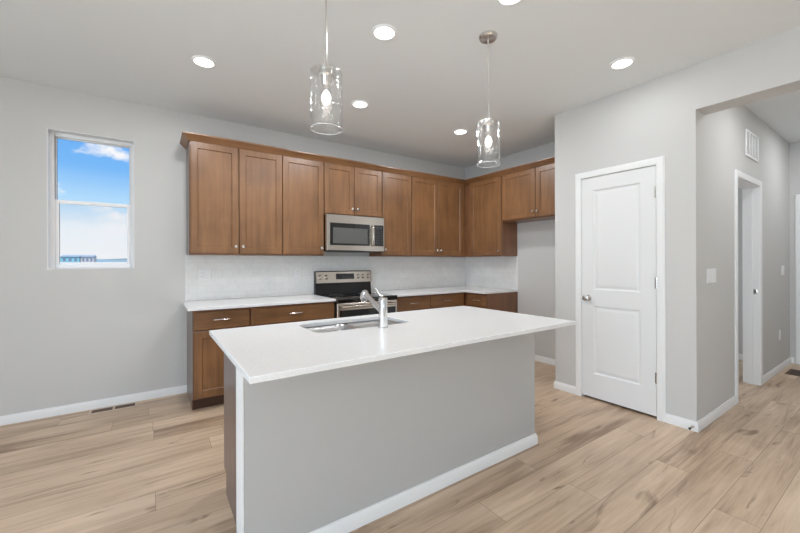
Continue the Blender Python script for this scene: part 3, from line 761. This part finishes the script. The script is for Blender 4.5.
MB(fi).box(.35, 2.185, ID - .071, ID - .066, .001, .116).build('toe_kick', 'kick', isl)
for a, b, k in ((.346, .690, 1), (1.310, 1.70, -1), (1.704, 2.186, -1)):
    d = shaker(fi, isl, a, b, .132, .690, ID + .001); knob(fi, d, b - .03 if k > 0 else a + .03, .62, ID + .001)
    dd = slab(fi, isl, a, b, .702, .852, ID + .001, 'wood_x'); pull(fi, dd, (a + b) / 2, .78, ID + .001)
dwp = MB(fi).rect_rings(.696, 1.300, .125, .852, [(0, ID + .001), (0, ID + .020), (.004, ID + .024), (.005, ID + .024)]).build('dishwasher_front', 'steel', isl)
MB(fi).tube([(.76, ID + .02, .79), (.76, ID + .06, .79), (1.236, ID + .06, .79), (1.236, ID + .02, .79)], .010, 10).build('dishwasher_handle', 'steel', dwp)

SX0, SX1, SY0, SY1 = .737, 1.366, 1.858, 2.195
top = MB().plate([(IX0, IY0), (IX1, IY0), (IX1, IY1), (IX0, IY1)], [rrect(SX0, SX1, SY0, SY1, .05)], IZ - IT, IZ).build('island_countertop', 'quartz', bevel=.003, origin=(1.25, 1.75, IZ - IT))
tag(top, 'large white quartz slab on the island with an undermount sink cutout', 'countertop')
snk = thing('undermount_sink', (1.05, 2.02, .68), 'two-bowl stainless undermount sink set into the island top', 'sink')
zt = IZ - IT - .0012
mid = (SX0 + SX1) / 2
for a, b in ((SX0 - .004, mid - .010), (mid + .010, SX1 + .004)):
    rings = []
    for ins, z, rr in ((0, zt - .014 if 0 else zt, .048), (.002, zt - .06, .048), (.006, .72, .046), (.016, .695, .042), (.034, .684, .036)):
        rings.append([(x, y, z) for x, y in rrect(a + ins, b - ins, SY0 - .004 + ins, SY1 + .004 - ins, rr)])
    bo = MB().loops(rings, False, True).build('bowl', 'sink', snk, smooth=60, solid=.0016)
    MB().lathe([(.045, .6852), (.045, .688), (.036, .688), (.030, .6845), (.004, .6845)], ((a + b) / 2, (SY0 + SY1) / 2, 0), (0, 0, 1), 24).build('drain', 'chrome', bo)
MB().box(mid - .0095, mid + .0095, SY0 + .01, SY1 - .01, zt - .012, zt - .004, .003).build('divider', 'sink', snk)
fa = thing('faucet', (1.113, 1.797, IZ), 'chrome pull-out kitchen faucet standing beside the island sink', 'faucet')
MB().lathe([(.030, IZ + .0005), (.030, IZ + .005), (.0265, IZ + .008), (.0255, IZ + .10), (.0255, IZ + .170), (.0235, IZ + .174), (.001, IZ + .1755)], (1.113, 1.797, 0), (0, 0, 1), 28).build('faucet_body', 'chrome', fa)
MB().tube([(1.113, 1.803, .980), (1.113, 1.86, 1.006), (1.113, 1.94, 1.043), (1.113, 2.005, 1.073)], [.0150, .0150, .0155, .018], 18).build('spout', 'chrome', fa)
MB().lathe([(.012, -.014), (.020, -.008), (.0245, .008), (.026, .028), (.025, .044), (.017, .055), (.002, .060)], (1.113, 2.010, 1.080), (0, .40, -.92), 22).build('spray_head', 'chrome', fa)
MB().tube([(1.113, 1.806, 1.068), (1.113, 1.835, 1.082), (1.113, 1.892, 1.116)], [.009, .0055, .005], 12).build('lever_handle', 'nickel', fa)

# ------------------------------------------------------------------ pendants
def pendant(x, y, label):
    t = thing('pendant_light', (x, y, 1.905), label, 'pendant lamp', 'clear glass pendants over the island')
    MB().lathe([(.060, H - .001), (.060, H - .012), (.052, H - .022), (.012, H - .026), (.001, H - .027)], (x, y, 0), (0, 0, 1), 28).build('canopy', 'nickel', t)
    MB().cyl((x, y, 2.176), (x, y, H - .02), .0042, n=10).build('rod', 'nickel', t)
    MB().lathe([(.0715, 1.9075), (.0715, 2.174), (.0250, 2.177), (.0250, 2.181), (.0725, 2.180), (.0745, 2.176), (.0745, 1.9065)], (x, y, 0), (0, 0, 1), 48, False, False).build('glass_shade', 'shade', t)
    MB().loops([[(x + rr * math.cos(2 * math.pi * k / 48), y + rr * math.sin(2 * math.pi * k / 48), z) for k in range(48)]
                for rr, z in ((.0755, 1.904), (.0755, 1.9075), (.0720, 1.9075), (.0720, 1.904))] , False, False).build('shade_rim', 'shade_rim', t)
    MB().lathe([(.006, 2.206), (.014, 2.200), (.030, 2.194), (.033, 2.184), (.033, 2.160), (.029, 2.154), (.027, 2.150), (.026, 2.124), (.020, 2.112), (.001, 2.111)], (x, y, 0), (0, 0, 1), 24).build('socket', 'nickel', t)
    b = MB().lathe([(.012, 2.111), (.014, 2.102), (.020, 2.084), (.029, 2.062), (.032, 2.040), (.029, 2.020), (.018, 2.006), (.001, 2.000)], (x, y, 0), (0, 0, 1), 24, False, False).build('bulb', 'bulbglass', t)
    MB().lathe([(.002, 2.092), (.012, 2.082), (.021, 2.064), (.022, 2.050), (.018, 2.034), (.009, 2.024), (.001, 2.021)], (x, y, 0), (0, 0, 1), 14).build('filament', 'filament', b)
    return t
p1 = pendant(.690, 1.620, 'clear glass cylinder pendant over the sink end of the island')
p2 = copy_tree(p1); p2.location.x = 1.814
p2['label'] = 'clear glass cylinder pendant over the end of the island nearer the pantry'

# ------------------------------------------------------------------ recessed downlights
def downlight(x, y, label):
    t = thing('downlight', (x, y, H), label, 'ceiling light', 'round recessed ceiling lights')
    MB().lathe([(.079, H - .0005), (.079, H - .005), (.070, H - .010), (.064, H - .008)], (x, y, 0), (0, 0, 1), 32, False, False).build('trim_ring', 'plate', t)
    MB().lathe([(.066, H - .0015), (.064, H - .007), (.03, H - .0078), (.001, H - .008)], (x, y, 0), (0, 0, 1), 32).build('diffuser', 'led', t)
    return t
spots = [(.324, 2.995, 'round recessed downlight nearest the window wall corner, above the free cabinet end'),
         (1.235, 1.968, 'round recessed downlight above the island between the two pendants'),
         (1.607, 2.988, 'round recessed downlight in front of the microwave'),
         (2.884, 2.986, 'round recessed downlight nearest the kitchen corner'),
         (2.884, 1.284, 'round recessed downlight in front of the pantry door'),
         (1.641, 1.300, 'round recessed downlight above the seating side of the island, cut by the frame'),
         (4.10, .30, 'round recessed downlight at the near end of the hall ceiling'),
         (5.80, .30, 'added round recessed downlight, out of view, at the far end of the hall ceiling')]  # extra lamp added out of view to lift the far hall wall
first = downlight(*spots[0])
cans = [(first, spots[0])]
for sp_ in spots[1:]:
    d = copy_tree(first); d.location = (sp_[0], sp_[1], H); d['label'] = sp_[2]
    cans.append((d, sp_))
for d, (x, y, _) in cans:
    l = bpy.data.lights.new('downlight_lamp', 'AREA'); l.shape = 'DISK'; l.size = .13
    l.energy = HALL_W if x > 4 else SEAT_W if x < 2 and y < 1.5 else PANTRY_W if y < 1.5 else KITCHEN_W
    l.color = (.95, .975, 1.0); l.spread = R(180)
    lo = bpy.data.objects.new('hall_lamp' if x > 4 else 'seat_lamp' if x < 2 and y < 1.5 else 'pantry_lamp' if y < 1.5 else 'kitchen_lamp', l)
    COL.objects.link(lo); lo.parent = d; lo.location = (0, 0, -.014)

# ------------------------------------------------------------------ small fittings
t = thing('floor_register', (-.27, 4.04, 0), 'tan slotted floor register along the back wall under the window', 'floor vent')
MB().plate([(-.435, 3.975), (-.105, 3.975), (-.105, 4.100), (-.435, 4.100)], [[(-.420, 3.998), (-.278, 3.998), (-.278, 4.077), (-.420, 4.077)], [(-.262, 3.998), (-.120, 3.998), (-.120, 4.077), (-.262, 4.077)]], .0005, .004).build('register_frame', 'regframe', t)
MB().box(-.424, -.116, 3.994, 4.081, .0003, .0012).build('duct_opening', 'regdark', t)
for x0 in (-.415, -.257):
    for k in range(9):
        MB().box(x0 + k * .0155, x0 + k * .0155 + .004, 3.998, 4.077, .0012, .0034).build('louver', 'regdark', t)
t = thing('floor_register', (6.03, .85, 0), 'dark brown floor register at the far end of the hall', 'floor vent')
MB().plate([(5.88, .79), (6.19, .79), (6.19, .92), (5.88, .92)], [[(5.90, .81), (6.17, .81), (6.17, .90), (5.90, .90)]], .0005, .004).build('register_frame', 'regdark', t)
MB().box(5.90, 6.17, .81, .90, .0003, .0010).build('duct_opening', 'slot', t)
for k in range(8):
    MB().box(5.915 + k * .032, 5.925 + k * .032, .812, .898, .0010, .0032).build('louver', 'regdark', t)
t = thing('air_return_vent', (4.865, YN, 2.39), 'white return air vent high on the hall wall above the doorway', 'vent')
VX0, VX1, VZ0, VZ1 = 4.640, 5.090, 2.270, 2.525
fv = MB(fh)
frame4(fv, VX0, VX1, VZ0, VZ1, .035, .035, .022, .022, .0005, .010, .002)
fv.build('vent_frame', 'plate', t)
MB(fh).box(VX0 + .03, VX1 - .03, .0004, .002, VZ0 + .02, VZ1 - .02).build('duct_opening', 'slot', t)
for k in range(3):
    x = VX0 + .035 + (k + .5) * .1266 - .0633 + .0633
    MB(fh).box(VX0 + .035 + (k + 1) * .095 - .014, VX0 + .035 + (k + 1) * .095 + .014, .002, .009, VZ0 + .021, VZ1 - .021, .002).build('mullion', 'plate', t)
for k in range(4):
    for q in range(12):
        a = VX0 + .037 + k * .095 + (.014 if k else 0); b = VX0 + .035 + (k + 1) * .095 - (.014 if k < 3 else 0)
        z = VZ0 + .026 + q * .0172
        MB(fh).loops([[(u, v, zz) for v, zz in ((.0022, z), (.0035, z), (.0085, z + .008), (.0072, z + .008))] for u in (a, b)]).build('louver', 'plate', t)
# spring door stop
t = thing('door_stop', (XP - BB, 1.000, .036), 'small spring door stop on the baseboard at the pantry corner', 'door stop')
MB().lathe([(.010, 0), (.010, .003), (.006, .006), (.006, .010)], (XP - BB, 1.000, .036), (-1, 0, 0), 14).build('base', 'nickel', t)
MB().tube([(XP - BB - .008 - .052 * k / 96, 1.000 + .0055 * math.cos(k * .82), .036 + .0055 * math.sin(k * .82)) for k in range(97)], .0011, 6).build('spring', 'nickel', t)
MB().lathe([(.005, .058), (.0085, .061), (.0085, .070), (.006, .073), (.001, .0735)], (XP - BB, 1.000, .036), (-1, 0, 0), 14).build('rubber_tip', 'slot', t)

# ------------------------------------------------------------------ outside: flat land, far ridge, houses
struct(MB().box(-700, 300, YB + 1.2, 900, -1.2, -.9).build('ground', 'ground'), 'open ground outside')
rg = MB(); ring0, ring1, ring2 = [], [], []
n = 80
top_ = []
for k in range(n + 1):
    x = -420 + 480 * k / n
    h_ = 4.0 + 1.2 * math.sin(k * .37) + .7 * math.sin(k * .91 + 1) + .02 * max(0, k - 30)
    top_.append((x, h_ + 1.2))
rg.loops([[(x, 520, -1.0) for x, h in top_] + [(x, 560, -1.0) for x, h in reversed(top_)], [(x, 540, h) for x, h in top_] + [(x, 541, h) for x, h in reversed(top_)]])
ridge = rg.build('grassy_ridge', 'hill', smooth=80)
ridge['kind'] = 'stuff'; ridge['label'] = 'low hazy ridge along the horizon beyond the window'; ridge['category'] = 'ridge'
def house(px0, px1, dist, wall_m, label, top, roof_h):
    """a small house seen across the open land; px are only used to find where it stands along its row"""
    def at(px):
        a = (px - 400) / 362.88; s, c_ = math.sin(YAW), math.cos(YAW)
        return dist * (s + a * c_) / (c_ - a * s)
    x0, x1 = at(px0), at(px1)
    w = x1 - x0
    t = thing('house', ((x0 + x1) / 2, dist + 5, -.95), label, 'house')
    MB().box(x0, x1, dist, dist + 9, -.95, top).build('wall', wall_m, t)
    MB().loops([[(x, y, z) for y, z in ((dist - .5, top), (dist + 9.5, top), (dist + 4.5, top + roof_h))] for x in (x0 - .1, x1 + .1)]).build('roof', 'roof', t)
    for k in range(3):
        xa = x0 + w * (.12 + .30 * k)
        MB().box(xa, xa + w * .16, dist - .06, dist + .02, top - 2.0, top - .7).build('window', 'houseglass', t)
    return t
house(60.5, 79.5, 210, 'teal', 'distant teal house seen at the bottom of the window', 4.0, .8)
house(80.6, 94.0, 210, 'pinkish', 'distant beige house beside the teal one, seen through the window', 4.0, .8)
